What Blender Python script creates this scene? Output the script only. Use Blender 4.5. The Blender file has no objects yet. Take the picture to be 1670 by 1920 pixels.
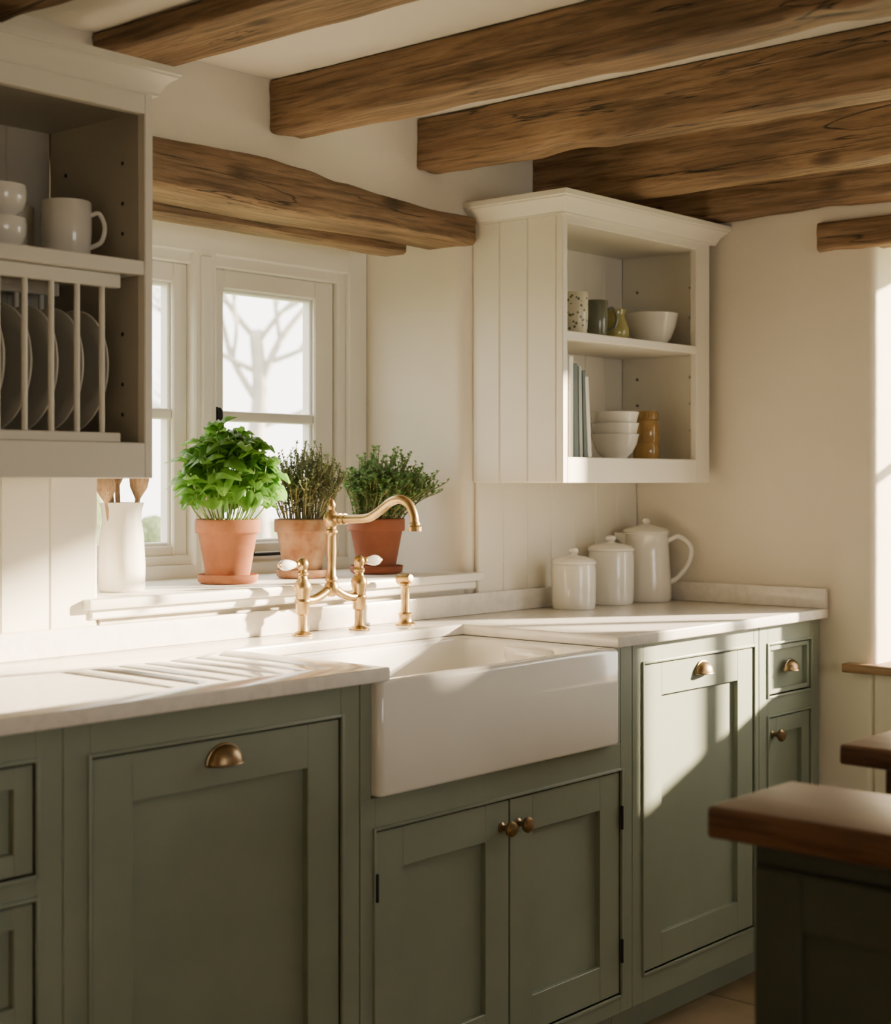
import bpy, bmesh, math, random
from mathutils import Vector, Matrix, noise
random.seed(7)
PI=math.pi
# ------------------------------------------------------------------ materials
def newmat(name):
    m=bpy.data.materials.new(name); m.use_nodes=True
    nt=m.node_tree; b=nt.nodes['Principled BSDF']
    return m,nt,b
def N(nt,t,**kw):
    n=nt.nodes.new(t)
    for k,v in kw.items():
        if k in n.inputs: n.inputs[k].default_value=v
        else: setattr(n,k,v)
    return n
def ramp(nt,fac,stops):
    r=nt.nodes.new('ShaderNodeValToRGB'); e=r.color_ramp.elements
    while len(e)<len(stops): e.new(0.5)
    for i,(p,c) in enumerate(stops): e[i].position=p; e[i].color=c
    nt.links.new(fac,r.inputs[0]); return r
def paint(name,c1,c2,rough=0.5,scale=4,bump=0.05,bscale=60,metal=0,coat=0,dist=0.002,det=4):
    m,nt,b=newmat(name)
    tc=N(nt,'ShaderNodeTexCoord')
    n=N(nt,'ShaderNodeTexNoise',Scale=scale,Detail=det); nt.links.new(tc.outputs['Object'],n.inputs['Vector'])
    r=ramp(nt,n.outputs['Fac'],[(0.3,c1),(0.7,c2)]); nt.links.new(r.outputs[0],b.inputs['Base Color'])
    b.inputs['Roughness'].default_value=rough; b.inputs['Metallic'].default_value=metal
    b.inputs['Coat Weight'].default_value=coat
    if bump>0:
        n2=N(nt,'ShaderNodeTexNoise',Scale=bscale,Detail=6); nt.links.new(tc.outputs['Object'],n2.inputs['Vector'])
        bp=N(nt,'ShaderNodeBump',Strength=bump,Distance=dist); nt.links.new(n2.outputs['Fac'],bp.inputs['Height'])
        nt.links.new(bp.outputs[0],b.inputs['Normal'])
    return m
def wood(name,axis,dark,mid,light,rough=0.65,sc=1.0,bump=0.5,cracks=True):
    m,nt,b=newmat(name); tc=N(nt,'ShaderNodeTexCoord')
    def mp(along,across):
        s=[across]*3; s['XYZ'.index(axis)]=along
        k=N(nt,'ShaderNodeMapping'); k.inputs['Scale'].default_value=s
        nt.links.new(tc.outputs['Object'],k.inputs['Vector']); return k
    def mul(a,c,f=1.0):
        mx=N(nt,'ShaderNodeMix',data_type='RGBA',blend_type='MULTIPLY'); mx.inputs[0].default_value=f
        nt.links.new(a,mx.inputs[6]); nt.links.new(c,mx.inputs[7]); return mx.outputs[2]
    a=mp(1.8*sc,36*sc); n1=N(nt,'ShaderNodeTexNoise',Scale=1.0,Detail=9,Roughness=0.70,Distortion=0.6); nt.links.new(a.outputs[0],n1.inputs['Vector'])
    r1=ramp(nt,n1.outputs['Fac'],[(0.30,dark),(0.5,mid),(0.70,light)])
    c=mp(2.2*sc,4.5*sc); n2=N(nt,'ShaderNodeTexNoise',Scale=1.0,Detail=6); nt.links.new(c.outputs[0],n2.inputs['Vector'])
    r2=ramp(nt,n2.outputs['Fac'],[(0.30,(0.50,0.48,0.46,1)),(0.5,(0.85,0.84,0.83,1)),(0.66,(1,1,1,1))])
    col=mul(r1.outputs[0],r2.outputs[0],0.88); h=n1.outputs['Fac']
    fp=mp(7*sc,120*sc); n5=N(nt,'ShaderNodeTexNoise',Scale=1.0,Detail=3); nt.links.new(fp.outputs[0],n5.inputs['Vector'])
    r5=ramp(nt,n5.outputs['Fac'],[(0.36,(0.45,0.45,0.45,1)),(0.5,(1,1,1,1))]); col=mul(col,r5.outputs[0],0.75)
    if cracks:
        k=mp(0.7*sc,11*sc); n3=N(nt,'ShaderNodeTexNoise',Scale=1.0,Detail=4,Distortion=0.8); nt.links.new(k.outputs[0],n3.inputs['Vector'])
        r3=ramp(nt,n3.outputs['Fac'],[(0.490,(1,1,1,1)),(0.5,(0.05,0.05,0.05,1)),(0.510,(1,1,1,1))])
        k2=mp(1.8,5); n4=N(nt,'ShaderNodeTexNoise',Scale=1.0,Detail=2); nt.links.new(k2.outputs[0],n4.inputs['Vector'])
        r4=ramp(nt,n4.outputs['Fac'],[(0.46,(0,0,0,1)),(0.53,(1,1,1,1))])
        mc=N(nt,'ShaderNodeMix',data_type='RGBA',blend_type='MULTIPLY')
        nt.links.new(r4.outputs[0],mc.inputs[0]); nt.links.new(col,mc.inputs[6]); nt.links.new(r3.outputs[0],mc.inputs[7]); col=mc.outputs[2]
        kk=mp(3.0,6.0); v=N(nt,'ShaderNodeTexVoronoi',Scale=1.0); nt.links.new(kk.outputs[0],v.inputs['Vector'])
        rk=ramp(nt,v.outputs['Distance'],[(0.03,(0.14,0.12,0.10,1)),(0.10,(0.6,0.55,0.5,1)),(0.16,(1,1,1,1))]); col=mul(col,rk.outputs[0],0.8)
        ad=N(nt,'ShaderNodeMath',operation='MULTIPLY'); nt.links.new(n1.outputs['Fac'],ad.inputs[0]); nt.links.new(r3.outputs[0],ad.inputs[1])
        ad2=N(nt,'ShaderNodeMath',operation='ADD'); nt.links.new(ad.outputs[0],ad2.inputs[0]); nt.links.new(n2.outputs['Fac'],ad2.inputs[1]); h=ad2.outputs[0]
    nt.links.new(col,b.inputs['Base Color']); b.inputs['Roughness'].default_value=rough
    bp=N(nt,'ShaderNodeBump',Strength=bump,Distance=0.007 if cracks else 0.004); nt.links.new(h,bp.inputs['Height']); nt.links.new(bp.outputs[0],b.inputs['Normal'])
    return m
M={}
M['plaster']=paint('plaster_wall',(0.72,0.665,0.56,1),(0.78,0.725,0.62,1),0.85,2.5,0.35,9,dist=0.012)
M['ceil']=paint('ceiling_plaster',(0.76,0.72,0.64,1),(0.80,0.76,0.68,1),0.9,3,0.25,12,dist=0.008)
M['cream']=paint('cream_paint',(0.74,0.705,0.61,1),(0.78,0.745,0.65,1),0.45,3,0.06,80)
M['shade_taupe']=paint('taupe_interior_shade',(0.40,0.375,0.31,1),(0.44,0.41,0.34,1),0.5,3,0.06,80)  # shade inside the plate rack cabinet, put into the base colour
M['winpaint']=paint('window_paint',(0.80,0.78,0.71,1),(0.84,0.82,0.75,1),0.4,3,0.05,80)
M['green']=paint('sage_green_paint',(0.215,0.252,0.196,1),(0.245,0.282,0.220,1),0.42,5,0.08,90)
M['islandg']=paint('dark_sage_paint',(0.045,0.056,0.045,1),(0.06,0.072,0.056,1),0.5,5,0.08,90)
M['greend']=paint('dark_gap',(0.03,0.035,0.025,1),(0.04,0.045,0.03,1),0.8,5,0,90)
M['ceramic']=paint('white_fireclay',(0.84,0.82,0.77,1),(0.87,0.85,0.80,1),0.12,6,0.02,12,coat=0.5)
M['china']=paint('white_china',(0.76,0.74,0.68,1),(0.80,0.78,0.72,1),0.18,6,0.03,20,coat=0.4)
M['brass']=paint('aged_brass',(0.36,0.24,0.10,1),(0.52,0.36,0.165,1),0.34,18,0.08,70,metal=1)
M['brassd']=paint('antique_brass_pull',(0.22,0.155,0.085,1),(0.36,0.25,0.135,1),0.36,30,0.1,70,metal=1)
M['iron']=paint('black_iron',(0.015,0.015,0.015,1),(0.03,0.03,0.03,1),0.5,14,0.1,70,metal=0.6)
M['terra']=paint('terracotta',(0.27,0.088,0.034,1),(0.42,0.165,0.075,1),0.85,14,0.2,90,det=8)
M['terra_old']=paint('weathered_terracotta',(0.22,0.085,0.035,1),(0.46,0.31,0.18,1),0.9,20,0.3,60,det=10)
M['terra_red']=paint('dark_terracotta',(0.24,0.07,0.033,1),(0.31,0.105,0.05,1),0.8,12,0.2,90)
M['soil']=paint('potting_soil',(0.03,0.02,0.012,1),(0.07,0.045,0.03,1),0.95,60,0.8,90,dist=0.01)
M['beam']=wood('oak_beam_y','Y',(0.13,0.073,0.034,1),(0.285,0.172,0.087,1),(0.45,0.305,0.175,1))
M['lintel']=wood('oak_lintel_x','X',(0.135,0.077,0.037,1),(0.30,0.185,0.096,1),(0.47,0.33,0.195,1))
M['island']=wood('walnut_top','Y',(0.10,0.045,0.022,1),(0.17,0.08,0.038,1),(0.25,0.125,0.06,1),0.35,1.2,0.1,False)
M['spoon']=wood('beech_spoon','Z',(0.42,0.26,0.13,1),(0.55,0.36,0.2,1),(0.66,0.46,0.28,1),0.6,4,0.1,False)
M['sillw']=wood('oak_sill','Y',(0.22,0.11,0.05,1),(0.33,0.19,0.09,1),(0.42,0.26,0.13,1),0.5,1,0.2,False)
M['glaze_g']=paint('grey_green_glaze',(0.11,0.12,0.09,1),(0.17,0.18,0.13,1),0.25,20,0.05,30,coat=0.4)
M['glaze_o']=paint('olive_glaze',(0.30,0.27,0.08,1),(0.42,0.38,0.14,1),0.2,20,0.05,30,coat=0.4)
M['amber']=paint('amber_glaze',(0.33,0.19,0.06,1),(0.45,0.28,0.10,1),0.2,25,0.05,30,coat=0.5)
M['book1']=paint('book_cover_dark',(0.06,0.09,0.09,1),(0.08,0.12,0.12,1),0.5)
M['book2']=paint('book_cover_white',(0.7,0.68,0.6,1),(0.75,0.72,0.65,1),0.5)
M['book3']=paint('book_cover_grey',(0.30,0.34,0.32,1),(0.35,0.39,0.36,1),0.5)
M['pages']=paint('book_pages',(0.7,0.65,0.52,1),(0.78,0.73,0.6,1),0.8)
M['bark']=paint('tree_bark',(0.34,0.32,0.29,1),(0.46,0.43,0.39,1),0.9,10,0.4,40)
M['lawn']=paint('lawn',(0.10,0.14,0.05,1),(0.17,0.21,0.09,1),0.95,3,0.4,40)
M['hedge']=paint('hedge_green',(0.06,0.10,0.035,1),(0.16,0.20,0.09,1),0.9,9,0.8,30,dist=0.05)
M['stem']=paint('woody_stem',(0.16,0.15,0.06,1),(0.26,0.22,0.10,1),0.8,40,0)
M['stemg']=paint('green_stem',(0.20,0.32,0.08,1),(0.28,0.42,0.12,1),0.6,40,0)
def quartz():
    m,nt,b=newmat('honed_stone_worktop'); tc=N(nt,'ShaderNodeTexCoord')
    n=N(nt,'ShaderNodeTexNoise',Scale=2.2,Detail=9,Roughness=0.6,Distortion=1.6); nt.links.new(tc.outputs['Object'],n.inputs['Vector'])
    r=ramp(nt,n.outputs['Fac'],[(0.47,(0.83,0.795,0.73,1)),(0.5,(0.77,0.73,0.665,1)),(0.53,(0.83,0.795,0.73,1))])
    n2=N(nt,'ShaderNodeTexNoise',Scale=45,Detail=6); nt.links.new(tc.outputs['Object'],n2.inputs['Vector'])
    r2=ramp(nt,n2.outputs['Fac'],[(0.35,(0.93,0.93,0.93,1)),(0.6,(1,1,1,1))])
    mx=N(nt,'ShaderNodeMix',data_type='RGBA',blend_type='MULTIPLY'); mx.inputs[0].default_value=1
    nt.links.new(r.outputs[0],mx.inputs[6]); nt.links.new(r2.outputs[0],mx.inputs[7]); nt.links.new(mx.outputs[2],b.inputs['Base Color'])
    b.inputs['Roughness'].default_value=0.22; b.inputs['Coat Weight'].default_value=0.25; return m
M['quartz']=quartz()
def leafmat(name,c1,c2,tr,sc=25):
    m,nt,b=newmat(name); tc=N(nt,'ShaderNodeTexCoord')
    n=N(nt,'ShaderNodeTexNoise',Scale=sc,Detail=3); nt.links.new(tc.outputs['Object'],n.inputs['Vector'])
    r=ramp(nt,n.outputs['Fac'],[(0.3,c1),(0.7,c2)]); nt.links.new(r.outputs[0],b.inputs['Base Color'])
    b.inputs['Roughness'].default_value=0.38
    t=N(nt,'ShaderNodeBsdfTranslucent'); t.inputs['Color'].default_value=tr
    mx=N(nt,'ShaderNodeMixShader'); mx.inputs[0].default_value=0.4
    nt.links.new(b.outputs[0],mx.inputs[1]); nt.links.new(t.outputs[0],mx.inputs[2])
    nt.links.new(mx.outputs[0],nt.nodes['Material Output'].inputs['Surface']); return m
M['basil']=leafmat('basil_leaf',(0.08,0.25,0.035,1),(0.18,0.40,0.075,1),(0.28,0.56,0.09,1))
M['thyme']=leafmat('grey_thyme_leaf',(0.15,0.19,0.08,1),(0.28,0.32,0.16,1),(0.34,0.40,0.18,1),60)
M['thyme2']=leafmat('green_thyme_leaf',(0.11,0.24,0.07,1),(0.22,0.38,0.14,1),(0.30,0.50,0.18,1),60)
def spk():
    m,nt,b=newmat('patterned_cup_glaze'); tc=N(nt,'ShaderNodeTexCoord')
    v=N(nt,'ShaderNodeTexVoronoi',Scale=70); nt.links.new(tc.outputs['Object'],v.inputs['Vector'])
    r=ramp(nt,v.outputs['Distance'],[(0.24,(0.16,0.16,0.10,1)),(0.32,(0.66,0.63,0.50,1))])
    nt.links.new(r.outputs[0],b.inputs['Base Color']); b.inputs['Roughness'].default_value=0.25; return m
M['pattern']=spk()
def glassm():
    m,nt,b=newmat('window_glass'); t=N(nt,'ShaderNodeBsdfTransparent'); g=N(nt,'ShaderNodeBsdfGlossy',Roughness=0.02)
    mx=N(nt,'ShaderNodeMixShader'); mx.inputs[0].default_value=0.05
    nt.links.new(t.outputs[0],mx.inputs[1]); nt.links.new(g.outputs[0],mx.inputs[2])
    nt.links.new(mx.outputs[0],nt.nodes['Material Output'].inputs['Surface']); return m
M['glass']=glassm()
def tiles():
    m,nt,b=newmat('stone_floor_tiles'); tc=N(nt,'ShaderNodeTexCoord')
    br=N(nt,'ShaderNodeTexBrick',Scale=1.0); br.inputs['Brick Width'].default_value=0.55; br.inputs['Row Height'].default_value=0.4
    br.inputs['Mortar Size'].default_value=0.006; br.inputs['Color1'].default_value=(0.36,0.27,0.17,1); br.inputs['Color2'].default_value=(0.42,0.32,0.21,1); br.inputs['Mortar'].default_value=(0.2,0.16,0.11,1)
    nt.links.new(tc.outputs['Object'],br.inputs['Vector'])
    n=N(nt,'ShaderNodeTexNoise',Scale=9,Detail=6); nt.links.new(tc.outputs['Object'],n.inputs['Vector'])
    r=ramp(nt,n.outputs['Fac'],[(0.3,(0.75,0.75,0.75,1)),(0.7,(1,1,1,1))])
    mx=N(nt,'ShaderNodeMix',data_type='RGBA',blend_type='MULTIPLY'); mx.inputs[0].default_value=1
    nt.links.new(br.outputs['Color'],mx.inputs[6]); nt.links.new(r.outputs[0],mx.inputs[7]); nt.links.new(mx.outputs[2],b.inputs['Base Color'])
    b.inputs['Roughness'].default_value=0.55
    bp=N(nt,'ShaderNodeBump',Strength=0.4,Distance=0.004); nt.links.new(br.outputs['Fac'],bp.inputs['Height']); bp.invert=True
    nt.links.new(bp.outputs[0],b.inputs['Normal']); return m
M['stone']=tiles()
# ------------------------------------------------------------------ builder
def rrect(x0,x1,y0,y1,r,n=4):
    pts=[]
    for cx,cy,a0 in((x1-r,y1-r,0),(x0+r,y1-r,90),(x0+r,y0+r,180),(x1-r,y0+r,270)):
        for i in range(n+1):
            a=math.radians(a0+90*i/n); pts.append((cx+r*math.cos(a),cy+r*math.sin(a)))
    return pts
def catmull(P,n=8):
    P=[Vector(p) for p in P]; out=[]
    Q=[P[0]*2-P[1]]+P+[P[-1]*2-P[-2]]
    for i in range(1,len(Q)-2):
        for k in range(n):
            t=k/n; a,b,c,d=Q[i-1],Q[i],Q[i+1],Q[i+2]
            out.append(0.5*((2*b)+(c-a)*t+(2*a-5*b+4*c-d)*t*t+(3*b-a-3*c+d)*t**3))
    out.append(P[-1]); return out
class B:
    def __init__(s,name): s.name=name; s.bm=bmesh.new(); s.mats=[]
    def mi(s,m):
        m=M[m]
        if m not in s.mats: s.mats.append(m)
        return s.mats.index(m)
    def add(s,bm2,mat,mx=None):
        i=s.mi(mat); mp={}
        for v in bm2.verts: mp[v]=s.bm.verts.new(mx@v.co if mx else v.co)
        for f in bm2.faces:
            try: g=s.bm.faces.new([mp[v] for v in f.verts]); g.material_index=i
            except ValueError: pass
        bm2.free()
    def mesh(s,verts,faces,mat,mx=None):
        i=s.mi(mat); vs=[s.bm.verts.new(mx@Vector(v) if mx else v) for v in verts]
        for f in faces:
            try: g=s.bm.faces.new([vs[k] for k in f]); g.material_index=i
            except ValueError: pass
    def box(s,x0,x1,y0,y1,z0,z1,mat,bev=0.0015,seg=1,mx=None):
        b=bmesh.new(); bmesh.ops.create_cube(b,size=1)
        for v in b.verts: v.co=Vector(((x0+x1)/2+v.co.x*(x1-x0),(y0+y1)/2+v.co.y*(y1-y0),(z0+z1)/2+v.co.z*(z1-z0)))
        if bev>0: bmesh.ops.bevel(b,geom=b.edges[:],offset=bev,segments=seg,affect='EDGES',profile=0.5)
        s.add(b,mat,mx); return s
    def loft(s,loops,mat,cap0=True,cap1=True,mx=None):
        n=len(loops[0]); V=[p for l in loops for p in l]; F=[]
        for k in range(len(loops)-1):
            for i in range(n):
                j=(i+1)%n; F.append((k*n+i,k*n+j,(k+1)*n+j,(k+1)*n+i))
        if cap0: F.append(tuple(range(n))[::-1])
        if cap1: F.append(tuple((len(loops)-1)*n+i for i in range(n)))
        s.mesh(V,F,mat,mx); return s
    def lathe(s,prof,mat,c=(0,0,0),seg=40,mx=None):
        mx=mx or Matrix.Translation(c)
        V=[];F=[];rows=[]
        for r,z in prof:
            if r<1e-6: rows.append([len(V)]); V.append((0,0,z))
            else:
                rows.append(list(range(len(V),len(V)+seg)))
                V+=[(r*math.cos(2*PI*i/seg),r*math.sin(2*PI*i/seg),z) for i in range(seg)]
        for a,b in zip(rows,rows[1:]):
            for i in range(seg):
                j=(i+1)%seg
                if len(a)==1 and len(b)==1: continue
                if len(a)==1: F.append((a[0],b[j],b[i]))
                elif len(b)==1: F.append((a[i],a[j],b[0]))
                else: F.append((a[i],a[j],b[j],b[i]))
        s.mesh(V,F,mat,mx); return s
    def tube(s,P,R,mat,seg=12):
        P=[Vector(p) for p in P]
        if not isinstance(R,(list,tuple)): R=[R]*len(P)
        t=(P[1]-P[0]).normalized(); u=t.orthogonal().normalized(); L=[]
        for k,p in enumerate(P):
            t2=(P[min(k+1,len(P)-1)]-P[max(k-1,0)]).normalized()
            u=(u-t2*u.dot(t2)).normalized(); w=t2.cross(u)
            L.append([tuple(p+(u*math.cos(2*PI*i/seg)+w*math.sin(2*PI*i/seg))*R[k]) for i in range(seg)])
        s.loft(L,mat); return s
    def finish(s,ang=0.6,fixn=True):
        if fixn: bmesh.ops.recalc_face_normals(s.bm,faces=s.bm.faces[:])
        for f in s.bm.faces: f.smooth=True
        for e in s.bm.edges:
            if len(e.link_faces)==2:
                if e.calc_face_angle(0)>ang: e.smooth=False
        me=bpy.data.meshes.new(s.name); s.bm.to_mesh(me); s.bm.free()
        for m in s.mats: me.materials.append(m)
        o=bpy.data.objects.new(s.name,me); bpy.context.scene.collection.objects.link(o); return o
CT=1.0; YF=-0.645; XR=4.09; ZC=2.335
# ------------------------------------------------------------------ shell
b=B('floor'); b.box(-2.6,4.5,-6.1,0.5,-0.1,0,'stone',0); b.finish()
b=B('ceiling'); b.box(-2.7,4.6,-6.2,0.6,ZC,ZC+0.12,'ceil',0); b.finish()
b=B('wall_back')
b.box(-2.6,2.0,0,0.5,0,2.06,'plaster',0)
def prism(b,poly,z0,z1,mat):
    b.loft([[(x,y,z0) for x,y in poly],[(x,y,z1) for x,y in poly]],mat)
def arc(cx,cy,r,a0,a1,n=8): return [(cx+r*math.cos(math.radians(a0+(a1-a0)*i/n)),cy+r*math.sin(math.radians(a0+(a1-a0)*i/n))) for i in range(n+1)]
r=0.04
prism(b,[(2.0,0.5),(2.0,0)]+arc(2.04-.0175,.0175,.0175,270,360)+[(2.04,0.5)],0,2.06,'plaster')
prism(b,[(4.6,0.5),(3.26,0.5)]+arc(3.26+r,r,r,180,270)+[(4.6,0)],0,2.06,'plaster')
b.box(2.04,3.26,0,0.5,0,1.09,'plaster',0)
b.box(-2.6,4.6,0,0.5,2.05,ZC+0.05,'plaster',0)
b.finish()
b=B('wall_right')
Y0,Y1,Z0,Z1=-0.815,-2.05,0.825,2.05
b.box(XR,4.44,-0.70,0.0,0,ZC+0.05,'plaster',0)
b.box(XR,4.44,-0.815,-0.7,Z1,ZC+0.05,'plaster',0)
rr=0.025
prism(b,[(4.44,-0.70),(XR,-0.70)]+[(XR,Y0+rr)]+arc(XR+rr,Y0+rr,rr,180,270)+[(4.44,Y0)],0,Z1,'plaster')
b.box(XR,4.44,Y1,Y0,0,Z0,'plaster',0); b.box(XR,4.44,Y1,Y0,Z1,ZC+0.05,'plaster',0)
b.box(XR,4.44,-6.1,Y1,0,ZC+0.05,'plaster',0)
b.finish()
b=B('wall_left'); b.box(-2.7,-2.5,-6.1,0,0,ZC+0.05,'plaster',0); b.finish()
b=B('wall_front')
FX0,FX1,FZ0,FZ1=1.2,2.9,0.85,2.0
b.box(-2.5,FX0,-6.2,-6.0,0,ZC+0.05,'plaster',0); b.box(FX1,4.44,-6.2,-6.0,0,ZC+0.05,'plaster',0)
b.box(FX0,FX1,-6.2,-6.0,0,FZ0,'plaster',0); b.box(FX0,FX1,-6.2,-6.0,FZ1,ZC+0.05,'plaster',0)
b.finish()
b=B('fill_window')  # unseen window added behind the camera to let in fill light
for i in range(4):
    x=FX0+(FX1-FX0-0.05)*i/3; b.box(x,x+0.05,-6.13,-6.07,FZ0,FZ1,'winpaint')
b.box(FX0,FX1,-6.13,-6.07,FZ0,FZ0+0.05,'winpaint'); b.box(FX0,FX1,-6.13,-6.07,FZ1-0.05,FZ1,'winpaint'); b.finish()
# ------------------------------------------------------------------ beams
def beam(name,x0,x1,y0,y1,z0,z1,seed,mat='beam',ns=220):
    b=B(name); loops=[]
    for k in range(ns+1):
        y=y0+(y1-y0)*k/ns; L=[]
        pts=rrect(x0,x1,z0,z1,0.009,2); full=[]
        for i,p in enumerate(pts):
            q=pts[(i+1)%len(pts)]; full.append(p)
            if (i+1)%3==0:
                for t in(0.14,0.28,0.42,0.57,0.71,0.86): full.append((p[0]+(q[0]-p[0])*t,p[1]+(q[1]-p[1])*t))
        for (x,z) in full:
            w=noise.noise(Vector((seed*7.3,y*1.1,0)))*0.010; w2=noise.noise(Vector((seed*3.1,y*1.3,5)))*0.008
            d=noise.noise(Vector((x*14+seed,y*4,z*20)))*0.006+noise.noise(Vector((x*40+seed,y*9,z*55)))*0.003
            cx,cz=(x0+x1)/2,(z0+z1)/2; v=Vector((x-cx,z-cz)).normalized()
            ch=max(0,noise.noise(Vector((seed*5,y*5,z*8)))-.25)*0.02 if z<z0+0.02 else 0
            zz=z+w2+v.y*d+ch if z<z1-0.03 else z
            L.append((x+w+v.x*(d-ch*.6),y,zz))
        loops.append(L)
    b.loft(loops,mat); return b.finish(0.9)
beam('ceiling_beam',2.02,2.20,-5.9,-0.003,2.285,ZC-0.001,0)
beam('ceiling_beam',2.534,2.645,-5.9,-0.003,2.208,ZC-0.001,1)
beam('ceiling_beam',3.061,3.162,-5.9,-0.003,2.195,ZC-0.001,2)
beam('ceiling_beam',3.565,3.68,-5.9,-0.003,2.165,ZC-0.001,3)
beam('ceiling_beam',3.96,4.075,-5.9,-0.003,2.145,ZC-0.001,4)
beam('ceiling_beam',1.50,1.64,-5.9,-0.003,2.22,ZC-0.001,5)
beam('ceiling_beam',0.93,1.04,-5.9,-0.003,2.20,ZC-0.001,6)
# lintel
b=B('window_lintel_beam'); loops=[]
tops=[(1.9,2.13),(2.2,2.133),(2.5,2.143),(2.62,2.135),(2.75,2.118),(2.95,2.10),(3.1,2.093),(3.30,2.098)]
def topz(x):
    for (a,za),(c,zc) in zip(tops,tops[1:]):
        if x<=c:
            t=(x-a)/(c-a); t=t*t*(3-2*t); return za+(zc-za)*t
    return tops[-1][1]
NL=160
for k in range(NL+1):
    x=1.93+(3.272-1.93)*k/NL; zt=topz(x); zb=2.02; L=[]
    pr=[(-0.028,zb+0.006),(-0.020,zb),(0.05,zb),(0.13,zb),(0.13,zt),(0.0,zt),(-0.02,zt),(-0.028,zt-0.006)]+[(-0.030,zt-0.006-(zt-zb-0.012)*t) for t in(0.12,0.25,0.38,0.5,0.62,0.75,0.88)]
    for (y,z) in pr:
        d=(noise.noise(Vector((x*5,y*9,z*30)))*0.007+noise.noise(Vector((x*14,y*9,z*70)))*0.003) if y<0.04 else 0
        L.append((x,y-abs(d),z+noise.noise(Vector((x*2.5,3,z)))*0.007+d*0.5))
    loops.append(L)
b.loft(loops,'lintel'); 
loops=[]
for k in range(41):
    x=2.041+(3.175-2.041)*k/40
    L=[]
    for (y,z) in [(0.14,2.049),(0.14,2.004),(0.15,1.998),(0.215,1.998),(0.225,2.006),(0.225,2.049)]:
        d=noise.noise(Vector((x*6,y*9,z*20)))*0.004
        L.append((x,y+d,z+(d if z<2.04 else 0)))
    loops.append(L)
b.loft(loops,'lintel'); b.finish(0.9)
# ------------------------------------------------------------------ window 1
b=B('window_1')
WY0,WY1=0.40,0.46; wx0,wx1=2.041,3.259; wz0,wz1=1.10,2.049
def frame(b,x0,x1,z0,z1,w,y0,y1,mat,wb=None,wt=None,bev=0.004):
    wb=wb or w; wt=wt or w
    b.box(x0,x0+w,y0,y1,z0,z1,mat,bev); b.box(x1-w,x1,y0,y1,z0,z1,mat,bev)
    b.box(x0+w-0.001,x1-w+0.001,y0+0.0005,y1,z0,z0+wb,mat,bev); b.box(x0+w-0.001,x1-w+0.001,y0+0.0005,y1,z1-wt,z1,mat,bev)
frame(b,wx0,wx1,wz0,wz1,0.075,WY0-0.03,WY1+0.03,'winpaint',0.05,0.085)
frame(b,wx0+0.072,wx1-0.072,wz0+0.04,wz1-0.08,0.034,WY0-0.015,WY1+0.02,'winpaint')
b.box(2.612,2.688,WY0-0.03,WY1+0.03,wz0+0.03,wz1-0.07,'winpaint',0.005)
b.box(2.632,2.668,WY0-0.038,WY0,wz0+0.03,wz1-0.09,'winpaint',0.005)
for sx0,sx1,lw,rw in((2.15,2.612,0.074,0.047),(2.688,3.149,0.049,0.074)):
    z0,z1=1.148,1.935
    b.box(sx0,sx0+lw,WY0,WY1-0.01,z0,z1,'winpaint',0.004); b.box(sx1-rw,sx1,WY0,WY1-0.01,z0,z1,'winpaint',0.004)
    b.box(sx0+lw-.001,sx1-rw+.001,WY0,WY1-0.01,z0,z0+0.052,'winpaint',0.004); b.box(sx0+lw-.001,sx1-rw+.001,WY0,WY1-0.01,z1-0.052,z1,'winpaint',0.004)
    gx0,gx1,gz0,gz1=sx0+lw,sx1-rw,z0+0.052,z1-0.052
    frame(b,gx0-0.002,gx1+0.002,gz0-0.002,gz1+0.002,0.010,WY0+0.012,WY1-0.015,'winpaint',bev=0.003)
    b.box(gx0,gx1,WY0+0.005,WY1-0.012,1.528,1.556,'winpaint',0.006,2)
    b.box(gx0,gx1,0.436,0.440,gz0,gz1,'glass',0)
b.box(2.703,2.713,0.39,0.40,1.51,1.565,'iron',0.003); b.tube(catmull([(2.708,0.39,1.555),(2.703,0.375,1.555),(2.70,0.370,1.53),(2.702,0.375,1.50)],5),0.006,'iron',8)
b.box(2.80,3.0,0.375,0.39,1.163,1.172,'iron',0.002); b.lathe([(0,0),(0.009,0),(0.009,0.02),(0,0.022)],'iron',(2.82,0.383,1.172),12); b.lathe([(0,0),(0.009,0),(0.009,0.02),(0,0.022)],'iron',(2.96,0.383,1.172),12)
b.finish()
b=B('trim_1')
b.box(1.985,3.30,-0.04,0.0005,1.092,1.115,'winpaint',0.005,2)
b.box(2.0415,3.2585,-0.001,0.372,1.0905,1.115,'winpaint',0.0)
b.box(2.0,3.288,-0.022,0.0,1.07,1.092,'winpaint',0.004)
b.finish()
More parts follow.
